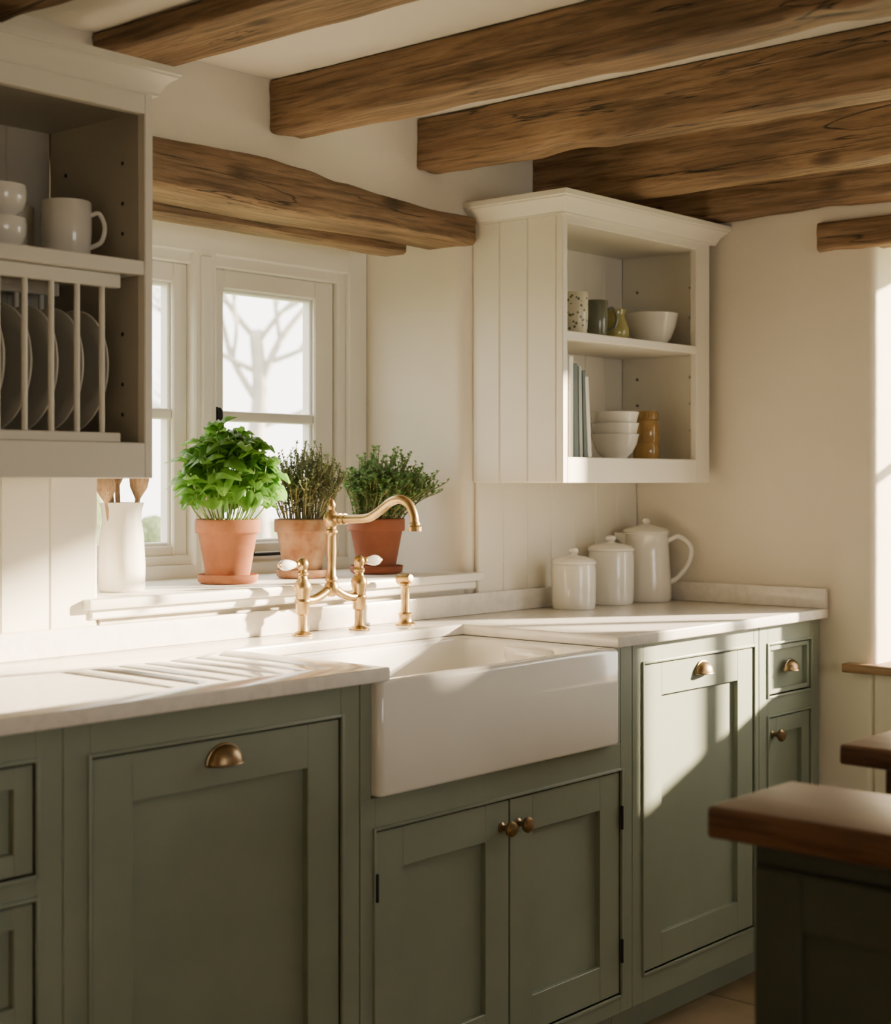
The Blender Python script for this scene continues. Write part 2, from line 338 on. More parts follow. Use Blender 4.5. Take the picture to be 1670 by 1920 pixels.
# right wall window
b=B('window_2')
def framey(b,y0,y1,z0,z1,w,x0,x1,mat,bev=0.004):
    b.box(x0,x1,y0,y0+w,z0,z1,mat,bev); b.box(x0,x1,y1-w,y1,z0,z1,mat,bev)
    b.box(x0,x1,y0+w,y1-w,z0,z0+w,mat,bev); b.box(x0,x1,y0+w,y1-w,z1-w,z1,mat,bev)
framey(b,Y1,Y0,0.851,Z1,0.05,4.34,4.40,'winpaint')
b.box(4.34,4.40,-1.235,-1.195,0.86,Z1-0.02,'winpaint',0.003)
b.box(4.355,4.385,Y1+0.04,Y0-0.04,1.45,1.475,'winpaint',0.003)
b.box(4.368,4.372,Y1+0.04,Y0-0.04,0.89,Z1-0.04,'glass',0)
b.finish()
b=B('sun_blocker_shutter')  # unseen shutter added to keep sun off the sink apron and doors
for y0,y1 in((-2.04,-1.665),(-1.66,-1.285)):
    b.box(4.10,4.125,y0,y0+.05,.853,1.53,'winpaint'); b.box(4.10,4.125,y1-.05,y1,.853,1.53,'winpaint')
    b.box(4.10,4.125,y0+.05,y1-.05,.853,.91,'winpaint'); b.box(4.10,4.125,y0+.05,y1-.05,1.47,1.53,'winpaint')
    b.box(4.107,4.118,y0+.048,y1-.048,.90,1.48,'winpaint',0)
b.finish()
b=B('trim_2')
b.box(4.045,4.0905,Y1-0.06,-0.735,Z0,0.850,'sillw',0.004,2); b.box(4.08,4.34,Y1+0.001,Y0-0.001,Z0+0.0005,0.8495,'sillw',0.0); b.finish()
beam('lintel_beam',4.07,4.15,-2.2,-0.646,2.03,2.112,9,'beam',60)
# ------------------------------------------------------------------ panelling
def planksx(b,x0,x1,y0,y1,z0,z1,w,mat):
    n=max(1,round((x1-x0)/w)); w=(x1-x0)/n
    for i in range(n): b.box(x0+i*w,x0+(i+1)*w,y0,y1,z0,z1,mat,0.0035,1)
b=B('wall_panelling')
planksx(b,0.6,2.02,-0.014,-0.001,1.05,1.40,0.118,'cream')
planksx(b,3.302,4.088,-0.014,-0.001,1.05,1.40,0.112,'cream')
b.finish()
# ------------------------------------------------------------------ worktop
poly=[(0.5,-0.675),(2.24,-0.675),(2.24,-0.19),(3.03,-0.19),(3.03,-0.675),(4.087,-0.675),(4.087,-0.002),(0.5,-0.002)]
b=B('worktop'); bb=bmesh.new()
vs=[bb.verts.new((x,y,0.972)) for x,y in poly]; f=bb.faces.new(vs)
ex=bmesh.ops.extrude_face_region(bb,geom=[f]); bmesh.ops.translate(bb,vec=(0,0,CT-0.972),verts=[v for v in ex['geom'] if isinstance(v,bmesh.types.BMVert)])
bmesh.ops.recalc_face_normals(bb,faces=bb.faces[:])
bmesh.ops.bevel(bb,geom=bb.edges[:],offset=0.005,segments=3,affect='EDGES',profile=0.5)
b.add(bb,'quartz'); wt=b.finish(0.5)
cut=B('cut')
for i in range(7):
    x=1.76+i*0.065
    cut.tube([(x,-0.59,CT+0.0035),(x,-0.26,CT+0.0045)],0.0085,'quartz',16)
co=cut.finish()
md=wt.modifiers.new('g','BOOLEAN'); md.object=co; md.operation='DIFFERENCE'; md.solver='EXACT'
dg=bpy.context.evaluated_depsgraph_get(); me=bpy.data.meshes.new_from_object(wt.evaluated_get(dg))
wt.modifiers.clear()
if len(me.polygons)>20: wt.data=me
bpy.data.objects.remove(co)
b=B('worktop_upstand')
b.box(0.5,4.066,-0.036,-0.0145,CT,1.058,'quartz',0.003,2); b.box(4.066,4.0885,-0.672,-0.0145,CT,1.058,'quartz',0.003,2); b.finish()
# ------------------------------------------------------------------ base cabinets
def cock(b,x0,x1,z0,z1,w=0.007,p=0.005):
    for a in((x0-w,x0,z0-w,z1+w),(x1,x1+w,z0-w,z1+w),(x0,x1,z0-w,z0),(x0,x1,z1,z1+w)):
        b.box(a[0],a[1],YF-p,YF+0.015,a[2],a[3],'green',0.002,2)
def shaker(b,x0,x1,z0,z1,st,rail=None,g=0.0035):
    rail=rail or st; x0+=g;x1-=g;z0+=g;z1-=g; y=YF+0.001
    b.box(x0,x0+st,y,y+0.022,z0,z1,'green',0.0012); b.box(x1-st,x1,y,y+0.022,z0,z1,'green',0.0012)
    b.box(x0+st-.0005,x1-st+.0005,y+.0003,y+0.022,z0,z0+rail,'green',0.0012); b.box(x0+st-.0005,x1-st+.0005,y+.0003,y+0.022,z1-rail,z1,'green',0.0012)
    b.box(x0+st-.001,x1-st+.001,y+0.014,y+0.021,z0+rail-.001,z1-rail+.001,'green',0)
def cup(b,x,z,w=0.036,h=0.03,d=0.026):
    y=YF; V=[];F=[];nu,nv=16,8
    for i in range(nu+1):
        for j in range(nv+1):
            a=PI*i/nu; e=(PI/2)*j/nv
            V.append((x-w*math.cos(a)*math.cos(e)**0.8 if j<nv else x, y-d*math.sin(a)*math.cos(e)**0.8 if j<nv else y-0.0, z+h*math.sin(e)))
    for i in range(nu):
        for j in range(nv):
            k=i*(nv+1)+j; F.append((k,k+nv+1,k+nv+2,k+1))
    b.mesh(V,F,'brassd')
    b.tube([(x-w*math.cos(PI*i/16),y-d*math.sin(PI*i/16),z) for i in range(17)],0.002,'brassd',8)
    b.tube([(x-(w+.001)*math.cos(PI*i/16),y-0.001,z+(h+.001)*math.sin(PI*i/16)) for i in range(17)],0.0025,'brassd',8)
def knob(b,x,z):
    mx=Matrix.Translation((x,YF+0.001,z))@Matrix.Rotation(PI/2,4,'X')
    b.lathe([(0,0),(0.011,0),(0.011,0.002),(0.006,0.005),(0.0055,0.014),(0.010,0.018),(0.0165,0.024),(0.0175,0.030),(0.013,0.036),(0.005,0.0385),(0,0.039)],'brassd',seg=28,mx=mx)
def cabinet(name,x0,x1,ox0,ox1,opens,top=0.971,foot=0.09):
    b=B(name)
    b.box(x0+.0006,ox0,YF,YF+0.022,foot,top,'green',0.0018); b.box(ox1,x1-.0006,YF,YF+0.022,foot,top,'green',0.0018)
    zs=[foot]+[z for o in sorted(opens) for z in o[:2]]+[top]
    for i in range(0,len(zs),2): b.box(ox0-.0005,ox1+.0005,YF+.0003,YF+0.022,zs[i],zs[i+1],'green',0.001)
    b.box(x0+.001,x1-.001,YF+0.03,-0.03,foot,min(top,0.97),'greend',0)
    b.box(x0+.0005,x1-.0005,YF+0.06,YF+0.075,0.0,foot+0.02,'green',0)
    for o in opens: cock(b,ox0,ox1,o[0],o[1])
    return b
b=cabinet('base_cabinet',0.90,1.491,0.95,1.438,[(0.16,0.452),(0.495,0.696),(0.738,0.918)])
for o in((0.16,0.452),(0.495,0.696),(0.738,0.918)): shaker(b,0.95,1.438,o[0],o[1],0.035); cup(b,1.19,(o[0]+o[1])/2)
b.finish()
b=cabinet('base_cabinet',1.491,2.183,1.545,2.129,[(0.16,0.910)])
shaker(b,1.545,2.129,0.16,0.910,0.083); cup(b,1.833,0.862,0.04,0.034); b.finish()
b=B('base_cabinet')
b.box(2.1836,2.2145,YF,YF+0.022,0.7384,0.971,'green',0.0010); b.box(2.1836,2.226,YF,YF+0.022,0.09,0.7384,'green',0.0010); b.box(3.079,3.1284,YF,YF+0.022,0.09,0.971,'green',0.0018)
b.box(3.050,3.0785,YF+.0002,YF+0.022,0.738,0.971,'green',0.0012)
b.box(2.2255,3.0795,YF+.0003,YF+0.022,0.09,0.135,'green',0.001); b.box(2.2255,3.0795,YF+.0003,YF+0.022,0.672,0.738,'green',0.001)
b.box(2.184,3.128,YF+0.03,-0.03,0.09,0.735,'greend',0); b.box(2.184,3.128,YF+0.06,YF+0.075,0.0,0.11,'green',0)
b.box(2.184,2.21,YF+0.023,-0.03,0.73,0.97,'greend',0); b.box(3.05,3.128,YF+0.023,-0.03,0.73,0.97,'greend',0)
cock(b,2.226,3.079,0.135,0.672)
shaker(b,2.226,2.655,0.135,0.672,0.08,0.08); shaker(b,2.653,3.079,0.135,0.672,0.08,0.08)
knob(b,2.626,0.612); knob(b,2.684,0.612)
for x in(2.2265,3.0785):
    for z in(0.24,0.56): b.tube([(x,YF-0.005,z-0.028),(x,YF-0.005,z+0.028)],0.0038,'iron',10)
b.finish()
b=cabinet('base_cabinet',3.129,3.74,3.177,3.712,[(0.16,0.918)])
shaker(b,3.177,3.712,0.16,0.918,0.08); cup(b,3.45,0.872,0.034,0.03); b.finish()
b=cabinet('base_cabinet',3.74,4.087,3.79,4.032,[(0.16,0.716),(0.775,0.915)])
shaker(b,3.79,4.032,0.16,0.716,0.045); shaker(b,3.79,4.032,0.775,0.915,0.012); cup(b,3.913,0.838,0.032,0.028); knob(b,3.815,0.668); b.finish()
# ------------------------------------------------------------------ sink
b=B('butler_sink')
sx0,sx1,sy0,sy1,sz0,sz1=2.216,3.046,-0.668,-0.165,0.742,0.9715
def rl(o,z,r): return [(x,y,z) for x,y in rrect(sx0+o,sx1-o,sy0+o,sy1-o,max(r,0.002),6)]
def ri(e,z,r): return [(x,y,z) for x,y in rrect(sx0+0.034+e,sx1-0.034-e,sy0+0.036+e,sy1-0.034-e,r,6)]
L=[rl(0.006,sz0,0.012),rl(0.0018,sz0+0.002,0.014),rl(0,sz0+0.007,0.015),rl(0,sz1-0.010,0.015),rl(0.0025,sz1-0.004,0.014),rl(0.009,sz1,0.012),
   ri(-0.008,sz1,0.03),ri(-0.002,sz1-0.003,0.03),ri(0.001,sz1-0.010,0.032),ri(0.006,0.815,0.04),ri(0.012,0.795,0.045),ri(0.03,0.780,0.05),ri(0.06,0.776,0.06)]
b.loft(L,'ceramic')
L=[]
for k in range(13):
    t=k/12; y=-0.50+0.16*t; e=0.022*math.sin(PI*t)**0.5+0.001
    L.append([(3.013,y,0.905),(3.013-e*0.5,y,0.912),(3.013-e,y,0.930),(3.013-e,y,0.952),(3.013-e+0.004,y,0.956),(3.013,y,0.950)])
b.loft(L,'ceramic')
b.lathe([(0,0.002),(0.03,0.002),(0.042,0.004),(0.045,0.0)],'brass',(2.63,-0.42,0.7765),32)
b.finish(0.8)
# ------------------------------------------------------------------ faucet
b=B('bridge_faucet'); FY=-0.10; x1,x2=2.549,2.741; xc=2.645
for x,sg in((x1,-1),(x2,1)):
    b.lathe([(0,0),(0.026,0),(0.026,0.004),(0.020,0.008),(0.013,0.011),(0.0115,0.02),(0.0115,0.048),(0.014,0.050),(0.0165,0.053),(0.0165,0.075),(0.019,0.078),(0.019,0.084),(0.016,0.088),(0.017,0.10),(0.0205,0.112),(0.020,0.122),(0.014,0.132),(0.011,0.137),(0.011,0.142),(0.0145,0.145),(0.0145,0.149),(0.011,0.153),(0.010,0.156),(0.0135,0.163),(0.0145,0.171),(0.011,0.180),(0.005,0.184),(0,0.185)],'brass',(x,FY,CT+0.0005),32)
    mx=Matrix.Translation((x,FY,CT+0.170))@Matrix.Rotation(sg*PI/2,4,'Y')
    b.lathe([(0.006,0.006),(0.006,0.016),(0.009,0.018),(0.009,0.022),(0.006,0.024)],'brass',seg=20,mx=mx)
    b.lathe([(0.0055,0.023),(0.009,0.030),(0.0125,0.045),(0.0135,0.055),(0.0115,0.066),(0.006,0.074)],'ceramic',seg=20,mx=mx)
    b.lathe([(0.006,0.073),(0.0055,0.078),(0,0.081)],'brass',seg=20,mx=mx)
bp=catmull([(x1,FY,CT+0.085),(x1+0.03,FY,CT+0.083),(x1+0.06,FY,CT+0.092),(xc,FY,CT+0.108),(x2-0.06,FY,CT+0.092),(x2-0.03,FY,CT+0.083),(x2,FY,CT+0.085)],8)
b.tube(bp,0.0105,'brass',16)
b.lathe([(0,0.088),(0.008,0.088),(0.013,0.094),(0.018,0.104),(0.018,0.114),(0.012,0.124),(0.0155,0.128),(0.0155,0.133),(0.0115,0.138),(0.0105,0.16),(0.0125,0.20),(0.0115,0.235),(0.0125,0.240),(0.0155,0.243),(0.0155,0.248),(0.012,0.252),(0.012,0.257),(0.018,0.263),(0.0195,0.275),(0.018,0.287),(0.011,0.294),(0.008,0.298),(0.010,0.304),(0.0105,0.311),(0.007,0.319),(0.003,0.325),(0,0.326)],'brass',(xc,FY,CT),32)
sp=catmull([(xc,FY,1.275),(xc,FY-0.03,1.276),(xc,FY-0.079,1.277),(xc,FY-0.125,1.281),(xc,FY-0.160,1.297),(xc,FY-0.195,1.318),(xc,FY-0.225,1.325),(xc,FY-0.252,1.315),(xc,FY-0.268,1.290),(xc,FY-0.272,1.265)],7)
b.tube(sp,0.0105,'brass',18)
b.lathe([(0.0105,0.012),(0.0125,0.008),(0.0125,0.004),(0.0165,0.0),(0.0165,-0.010),(0.013,-0.010),(0.012,-0.004),(0,-0.003)],'brass',(xc,FY-0.272,1.262),24)
for u in(0.028,0.045):
    b.lathe([(0.0105,-0.003),(0.0135,-0.002),(0.0135,0.002),(0.0105,0.003)],'brass',seg=24,mx=Matrix.Translation((xc,FY-u,1.276))@Matrix.Rotation(PI/2,4,'X'))
b.finish(0.7)
b=B('side_spray')
b.lathe([(0,0),(0.026,0),(0.026,0.004),(0.018,0.009),(0.0165,0.014),(0.0165,0.022),(0.0185,0.025),(0.0185,0.029),(0.012,0.033),(0.0105,0.05),(0.0115,0.075),(0.010,0.092),(0.012,0.097),(0.0155,0.100),(0.0155,0.106),(0.010,0.110),(0.010,0.118),(0,0.12)],'brass',(2.909,FY,CT+0.0005),28)
b.lathe([(0,-0.022),(0.013,-0.022),(0.0155,-0.018),(0.0135,-0.008),(0.0125,0.012),(0.009,0.020),(0,0.021)],'brass',seg=24,mx=Matrix.Translation((2.909,FY,CT+0.118))@Matrix.Rotation(PI/2-0.12,4,'X'))
b.finish(0.7)
# ------------------------------------------------------------------ wall cabinets
def crown(b,x0,x1,yf,z0,h,ex0,ex1,mat='cream'):
    pr=[(0.0,0),(0.008,0.0),(0.008,0.10*h),(0.012,0.18*h),(0.016,0.34*h),(0.026,0.55*h),(0.036,0.66*h),(0.036,0.72*h),(0.041,0.76*h),(0.041,1.0*h),(0.0,1.0*h)]
    b.loft([[(x0-e*ex0,-0.001,z0+z),(x0-e*ex0,yf-e,z0+z),(x1+e*ex1,yf-e,z0+z),(x1+e*ex1,-0.001,z0+z)] for e,z in pr],mat)
b=B('wall_cabinet')
cx0,cx1,cf,cz0,cz1=3.294,4.03,-0.313,1.362,2.078
for i in range(3):
    y0=cf+0.022+(-0.0005-cf-0.022)*i/3; y1=cf+0.022+(-0.0005-cf-0.022)*(i+1)/3
    b.box(cx0,cx0+0.018,y0,y1,cz0,cz1,'cream',0.004)
b.box(cx0,cx0+0.022,cf,cf+0.022,cz0,cz1,'cream',0.002)
b.box(3.957,cx1,cf,cf+0.022,cz0,cz1,'cream',0.002)
b.box(4.006,4.024,cf+0.02,-0.0155,cz0+.02,cz1,'cream',0)
b.box(cx0+0.0215,3.9575,cf+.0003,cf+0.022,cz0,1.431,'cream',0.002)
b.box(cx0+0.0215,3.9575,cf+.0003,cf+0.022,2.054,cz1,'cream',0.002)
b.box(cx0+0.018,4.006,cf+0.02,-0.0155,1.412,1.430,'cream',0)
b.box(cx0+0.018,4.006,cf+0.02,-0.0155,2.056,2.074,'cream',0)
b.box(cx0+0.018,4.006,cf+0.003,-0.0155,1.745,1.768,'cream',0.002)
planksx(b,cx0+0.018,4.006,-0.015,-0.0015,1.42,2.07,0.10,'cream')
crown(b,cx0,4.047,cf,cz1-0.002,0.058,1,1)
for z in(1.52,1.60,1.68,1.86,1.95):
    for y in(-0.26,-0.07): b.lathe([(0,0),(0.004,0),(0.004,0.001)],'greend',seg=8,mx=Matrix.Translation((4.006,y,z))@Matrix.Rotation(-PI/2,4,'Y'))
b.finish()
b=B('plate_rack_cabinet')
lx0,lx1,lf,lz0,lz1=1.15,1.923,-0.33,1.373,2.128
b.box(lx0,lx0+.02,lf+.02,-0.0155,lz0,lz1,'cream',0); b.box(lx1-0.0195,lx1,lf+.02,-0.0155,lz0,lz1,'cream',0.001)
b.box(lx1-0.0205,lx1-0.0190,lf+.0215,-0.0155,1.442,2.094,'shade_taupe',0)
b.box(lx1-0.02,lx1,lf,lf+0.022,lz0,lz1,'cream',0.002)
b.box(lx0,lx0+0.03,lf,lf+0.022,lz0,lz1,'cream',0.002)
b.box(lx0+.0295,lx1-0.0195,lf+.0003,lf+0.022,lz0,1.443,'cream',0.002)
b.box(lx0+.0295,lx1-0.0195,lf+.0003,lf+0.022,2.088,lz1,'cream',0.002)
b.box(lx0+.02,lx1-0.02,lf+0.02,-0.0155,1.425,1.442,'shade_taupe',0)
b.box(lx0+.02,lx1-0.02,lf+0.022,-0.0155,2.094,2.110,'shade_taupe',0)
b.box(lx0+.02,lx1-0.0195,lf+0.002,-0.0155,1.772,1.80,'cream',0.002)
planksx(b,lx0+.02,lx1-0.0205,-0.015,-0.0015,1.40,2.11,0.11,'shade_taupe')
crown(b,lx0,lx1,lf,lz1-0.002,0.055,1,1)
for y in(lf+0.028,-0.10):
    b.box(lx0+.02,1.862,y-0.006,y+0.016,1.744,1.771,'cream',0.002)
    b.box(lx0+.02,1.862,y-0.006,y+0.016,1.443,1.462,'cream',0.002)
    x=1.824
    while x>1.2:
        b.tube([(x,y+0.004,1.46),(x,y+0.004,1.746)],0.0058,'cream',14); x-=0.058
for z in(1.50,1.56,1.66,1.86,1.92,2.0):
    for y in(-0.26,-0.07): b.lathe([(0,0),(0.004,0),(0.004,0.001)],'greend',seg=8,mx=Matrix.Translation((lx1-0.0206,y,z))@Matrix.Rotation(-PI/2,4,'Y'))
b.finish()
def plate(x,y=-0.172,r=0.124,z=None):
    b=B('dinner_plate'); z=z or 1.463+r*0.985
    mx=Matrix.Translation((x,y,z))@Matrix.Rotation(-PI/2+0.05,4,'Y')
    b.lathe([(0,0),(r*.5,0),(r*.62,0.002),(r*.7,0.010),(r*.98,0.018),(r,0.020),(r*.98,0.022),(r*.70,0.014),(r*.60,0.005),(0,0.004)],'china',seg=56,mx=mx); b.finish(0.9)
for i in range(8): plate(1.862-0.058*i)
# ------------------------------------------------------------------ crockery
def mug(name,x,y,z,r,h,mat,hd=None,hr=0.005,flare=0):
    b=B(name)
    b.lathe([(0,0),(r*.86,0),(r*.93,0.004),(r*(1-flare*.5),h*.5),(r,h-0.002),(r-.002,h),(r-.004,h-0.002),(r*(1-flare*.5)-.005,h*.5),(r*.84,0.010),(0,0.008)],mat,(x,y,z+.0005),40)
    if hd:
        a=Vector((hd[0],hd[1],0)).normalized(); c=Vector((x,y,z))
        b.tube(catmull([c+a*(r*.93)+Vector((0,0,h*.78)),c+a*(r+h*.13)+Vector((0,0,h*.80)),c+a*(r+h*.22)+Vector((0,0,h*.58)),c+a*(r+h*.16)+Vector((0,0,h*.34)),c+a*(r*.93)+Vector((0,0,h*.24))],7),hr,mat,10)
    return b.finish(0.9)
def bowl(name,x,y,z,r,h,mat,n=1,step=0.03,spout=False):
    b=B(name)
    for k in range(n):
        zz=z+k*step+.0005
        pr=[(0,0),(r*.5,0),(r*.52,0.006),(r*.72,h*.25),(r*.9,h*.6),(r*.985,h*.94),(r,h),(r-.003,h+.001),(r*.96,h*.93),(r*.86,h*.6),(r*.66,h*.28),(r*.3,0.012),(0,0.010)]
        b.lathe(pr,mat,(x,y,zz),48)
    if spout:
        b.loft([[(x+r*.86,y-.03,z+h*.8),(x+r*.86,y+.03,z+h*.8),(x+r*.86,y+.03,z+h),(x+r*.86,y-.03,z+h)],[(x+r*1.16,y-.012,z+h*.97),(x+r*1.16,y+.012,z+h*.97),(x+r*1.16,y+.010,z+h*1.02),(x+r*1.16,y-.010,z+h*1.02)]],mat)
    return b.finish(0.9)
HR=(0.656,-0.755)
mug('coffee_mug',1.818,-0.19,1.80,0.050,0.120,'china',HR,0.005)
mug('coffee_mug',1.765,-0.085,1.80,0.042,0.115,'china',(-1,0.2),0.005)
b=B('stacked_cups')
for k in range(2):
    z=1.8005+k*0.062; r=0.055; h=0.066
    b.lathe([(0,0),(r*.55,0),(r*.57,.006),(r*.85,.018),(r*.98,.036),(r,h*.8),(r*.97,h),(r*.93,h),(r*.95,h*.8),(r*.9,.036),(r*.5,.012),(0,.010)],'china',(1.655,-0.20,z),44)
b.finish(0.9)
mug('patterned_cup',3.497,-0.205,1.768,0.036,0.125,'pattern',None)
mug('green_mug',3.625,-0.185,1.768,0.034,0.115,'glaze_g',HR,0.005)
b=B('olive_jug'); b.lathe([(0,0),(0.030,0),(0.040,0.02),(0.042,0.04),(0.034,0.065),(0.028,0.08),(0.033,0.10),(0.030,0.10),(0.025,0.08),(0.030,0.06),(0,0.02)],'glaze_o',(3.748,-0.165,1.7685),36)
b.tube(catmull([(3.722,-0.14,1.86),(3.70,-0.12,1.865),(3.69,-0.115,1.84),(3.712,-0.135,1.81)],6),0.005,'glaze_o',10); b.finish(0.9)
bowl('serving_bowl',3.902,-0.19,1.768,0.080,0.098,'china',1,0,True)
bowl('stacked_bowls',3.712,-0.19,1.430,0.070,0.072,'china',3,0.032)
b=B('amber_jar'); b.lathe([(0,0),(0.036,0),(0.040,0.006),(0.040,0.045),(0.037,0.05),(0.040,0.055),(0.040,0.10),(0.035,0.112),(0.033,0.118),(0.037,0.122),(0.037,0.138),(0.033,0.146),(0,0.148)],'amber',(3.905,-0.17,1.4305),36); b.finish(0.7)
b=B('cookbooks'); x=3.335
for w,h,d,m,t in((0.020,0.285,0.20,'book3',-0.01),(0.020,0.275,0.20,'book2',0.0),(0.020,0.255,0.19,'book1',0.02),(0.014,0.250,0.18,'book3',0.025),(0.014,0.238,0.18,'book1',0.035),(0.018,0.222,0.17,'book2',0.075)):
    mx=Matrix.Translation((x,-0.285,1.4305))@Matrix.Rotation(-t,4,'Y')
    b.box(0,w,0,d,0,h,m,0.0015,1,mx); b.box(0.002,w-0.002,0.004,d+0.002,-0.0+0.003,h-0.004,'pages',0,1,mx@Matrix.Translation((0,0.001,0.0065)))
    x+=w+0.005
b.finish()
def canister(x,y,r,h):
    b=B('storage_canister')
    b.lathe([(0,0),(r*.93,0),(r*.98,0.006),(r,0.02),(r,h*.9),(r*.96,h),(r*.90,h*1.0),(0,h)],'china',(x,y,CT+.0005),48)
    b.lathe([(r*.90,h),(r*1.02,h+.001),(r*1.03,h+.007),(r*.95,h+.014),(r*.5,h+.022),(r*.2,h+.025),(r*.15,h+.028),(r*.24,h+.036),(r*.20,h+.044),(0,h+.047)],'china',(x,y,CT+.0005),48)
    b.finish(0.7)
canister(3.60,-0.124,0.063,0.128); canister(3.81,-0.107,0.068,0.158)
b=B('enamel_jug'); jx,jy=3.982,-0.118
b.lathe([(0,0),(0.073,0),(0.077,0.006),(0.076,0.06),(0.070,0.15),(0.067,0.200),(0.070,0.206),(0.068,0.210),(0,0.211)],'china',(jx,jy,CT+.0005),48)
b.lathe([(0.069,0.208),(0.072,0.212),(0.066,0.220),(0.02,0.232),(0.008,0.236),(0.013,0.244),(0.008,0.252),(0,0.253)],'china',(jx,jy,CT),48)
c=Vector((jx,jy,CT)); a=Vector((0.5,-0.866,0))
b.tube(catmull([c+a*0.066+Vector((0,0,0.185)),c+a*0.10+Vector((0,0,0.197)),c+a*0.135+Vector((0,0,0.165)),c+a*0.128+Vector((0,0,0.115)),c+a*0.095+Vector((0,0,0.072)),c+a*0.074+Vector((0,0,0.06))],7),0.0075,'china',12)
b.loft([[tuple(c-a*0.060+Vector((0.03,0.017,0.165))),tuple(c-a*0.060+Vector((-0.03,-0.017,0.165))),tuple(c-a*0.06+Vector((-0.03,-0.017,0.207))),tuple(c-a*0.06+Vector((0.03,0.017,0.207)))],
        [tuple(c-a*0.094+Vector((0.01,0.005,0.198))),tuple(c-a*0.094+Vector((-0.01,-0.005,0.198))),tuple(c-a*0.096+Vector((-0.012,-0.006,0.209))),tuple(c-a*0.096+Vector((0.012,0.006,0.209)))]],'china')
b.finish(0.7)
b=B('utensil_pitcher'); px,py_=2.188,0.12; zs=1.1155
b.lathe([(0,0),(0.048,0),(0.053,0.006),(0.054,0.06),(0.050,0.13),(0.045,0.16),(0.046,0.185),(0.051,0.203),(0.048,0.203),(0.042,0.185),(0.041,0.16),(0.046,0.12),(0.048,0.02),(0,0.012)],'china',(px,py_,zs),44)
for dx,dy,tx,ty,h in((0.0,0.01,-0.10,0.05,0.29),(0.015,-0.01,0.12,-0.03,0.27),(-0.015,0,-0.2,-0.05,0.26),(0.01,0.015,0.05,0.15,0.30)):
    p0=Vector((px+dx,py_+dy,zs+0.02)); p1=p0+Vector((tx*h*.6,ty*h*.6,h-0.075)); p2=p0+Vector((tx*h*.8,ty*h*.8,h))
    b.tube([p0,p1],0.006,'spoon',8)
    d=(p2-p1); q=[p1+d*t for t in(-0.05,0.1,0.3,0.55,0.8,0.95,1.0)]
    b.tube(q,[0.006,0.012,0.020,0.023,0.019,0.010,0.002],'spoon',12)
b.finish(0.9)
# ------------------------------------------------------------------ pots and herbs
def pot(b,x,y,z,r,h,mat,rimh=0.035):
    rb=r*0.66
    b.lathe([(0,0),(r*.80,0),(r*.90,0.004),(r*.94,0.020),(r*.90,0.022),(r*.84,0.010),(rb,0.009),(rb*1.0,0.009)],mat,(x,y,z),48)
    z2=z+0.008; hh=h-0.008
    b.lathe([(0,0),(rb*.97,0),(rb,0.004),(r*.90,hh-rimh),(r*.985,hh-rimh+.001),(r,hh-rimh+.006),(r,hh-.005),(r*.985,hh),(r*.92,hh),(r*.90,hh-.005),(r*.88,hh-.022)],mat,(x,y,z2),48)
    b.lathe([(r*.89,hh-.022),(r*.5,hh-.016),(0,hh-.014)],'soil',(x,y,z2),32)
def leaf(b,base,d,up,L,W,curl,mat,rows=6,cup=0.25,rnd_=False):
    d=d.normalized(); s=d.cross(up)
    if s.length<1e-3: s=Vector((1,0,0))
    s.normalize(); up=s.cross(d).normalized(); V=[];F=[]
    for k in range(rows):
        t=k/(rows-1)
        if rnd_: t=0.5-0.5*math.cos(PI*t)
        w=W/2*(math.sin(PI*t**0.78)**(0.62 if rnd_ else 0.75) if 0.001<t<0.999 else 0.04)
        c=base+d*L*t-up*(curl*t*t*L)+up*(0.14*math.sin(PI*t)*L)
        bl=up*(0.03*L*math.sin(t*PI*4)) if rnd_ else Vector((0,0,0))
        V+= [c-s*w-up*(0.12*w if rnd_ else 0), c-s*w*.55+up*(cup*w)+bl, c-up*(0.03*L if rnd_ else 0), c+s*w*.55+up*(cup*w)+bl, c+s*w-up*(0.12*w if rnd_ else 0)]
    for k in range(rows-1):
        for j in range(4): F.append((k*5+j,k*5+j+1,(k+1)*5+j+1,(k+1)*5+j))
    b.mesh(V,F,mat)
rnd=random.random
def ru(a,c): return a+(c-a)*rnd()
ZS=1.1155
b=B('potted_basil'); bx,by=2.533,0.15
pot(b,bx,by,ZS,0.0805,0.158,'terra')
zt=ZS+0.14
NB=40
for i in range(NB):
    a=i*2.39996; q=math.sqrt((i+.5)/NB); rad=0.116*q
    base=Vector((bx+0.05*q*math.cos(a),by+0.05*q*math.sin(a),zt))
    hgt=(0.246-0.125*q*q)*ru(0.80,1.05)
    top=Vector((bx+rad*math.cos(a),by+rad*math.sin(a)*0.9,zt+hgt))
    mid=(base+top)/2+Vector((0.012*math.cos(a),0.012*math.sin(a),-0.01))
    P=catmull([base,mid,top],5); b.tube(P,0.0020,'stemg',6)
    for t in(6,8,10):
        p=P[t]; m=4 if t==10 else 2
        if t==6 and q<0.75: continue
        a0=ru(0,6.28)
        for k in range(m):
            aa=a0+2*PI*k/m+ru(-.3,.3); el=ru(-0.05,0.7) if t==10 else ru(-0.3,0.3)
            d=Vector((math.cos(aa)*math.cos(el)+0.3*math.cos(a)*q,math.sin(aa)*math.cos(el)+0.3*math.sin(a)*q,math.sin(el)))
            L=ru(0.042,0.064) if t<10 else ru(0.034,0.060)
            leaf(b,p,d,Vector((ru(-.4,.4),ru(-.4,.4),1)),L,L*ru(.74,.9),ru(0.1,0.6),'basil',10,0.38,True)
    for k in range(3):
        aa=ru(0,6.28); leaf(b,top,Vector((math.cos(aa)*.6,math.sin(aa)*.6,1)),Vector((math.cos(aa),math.sin(aa),-.3)),0.024,0.018,0.2,'basil',7,.4,True)
b.finish(3,False)
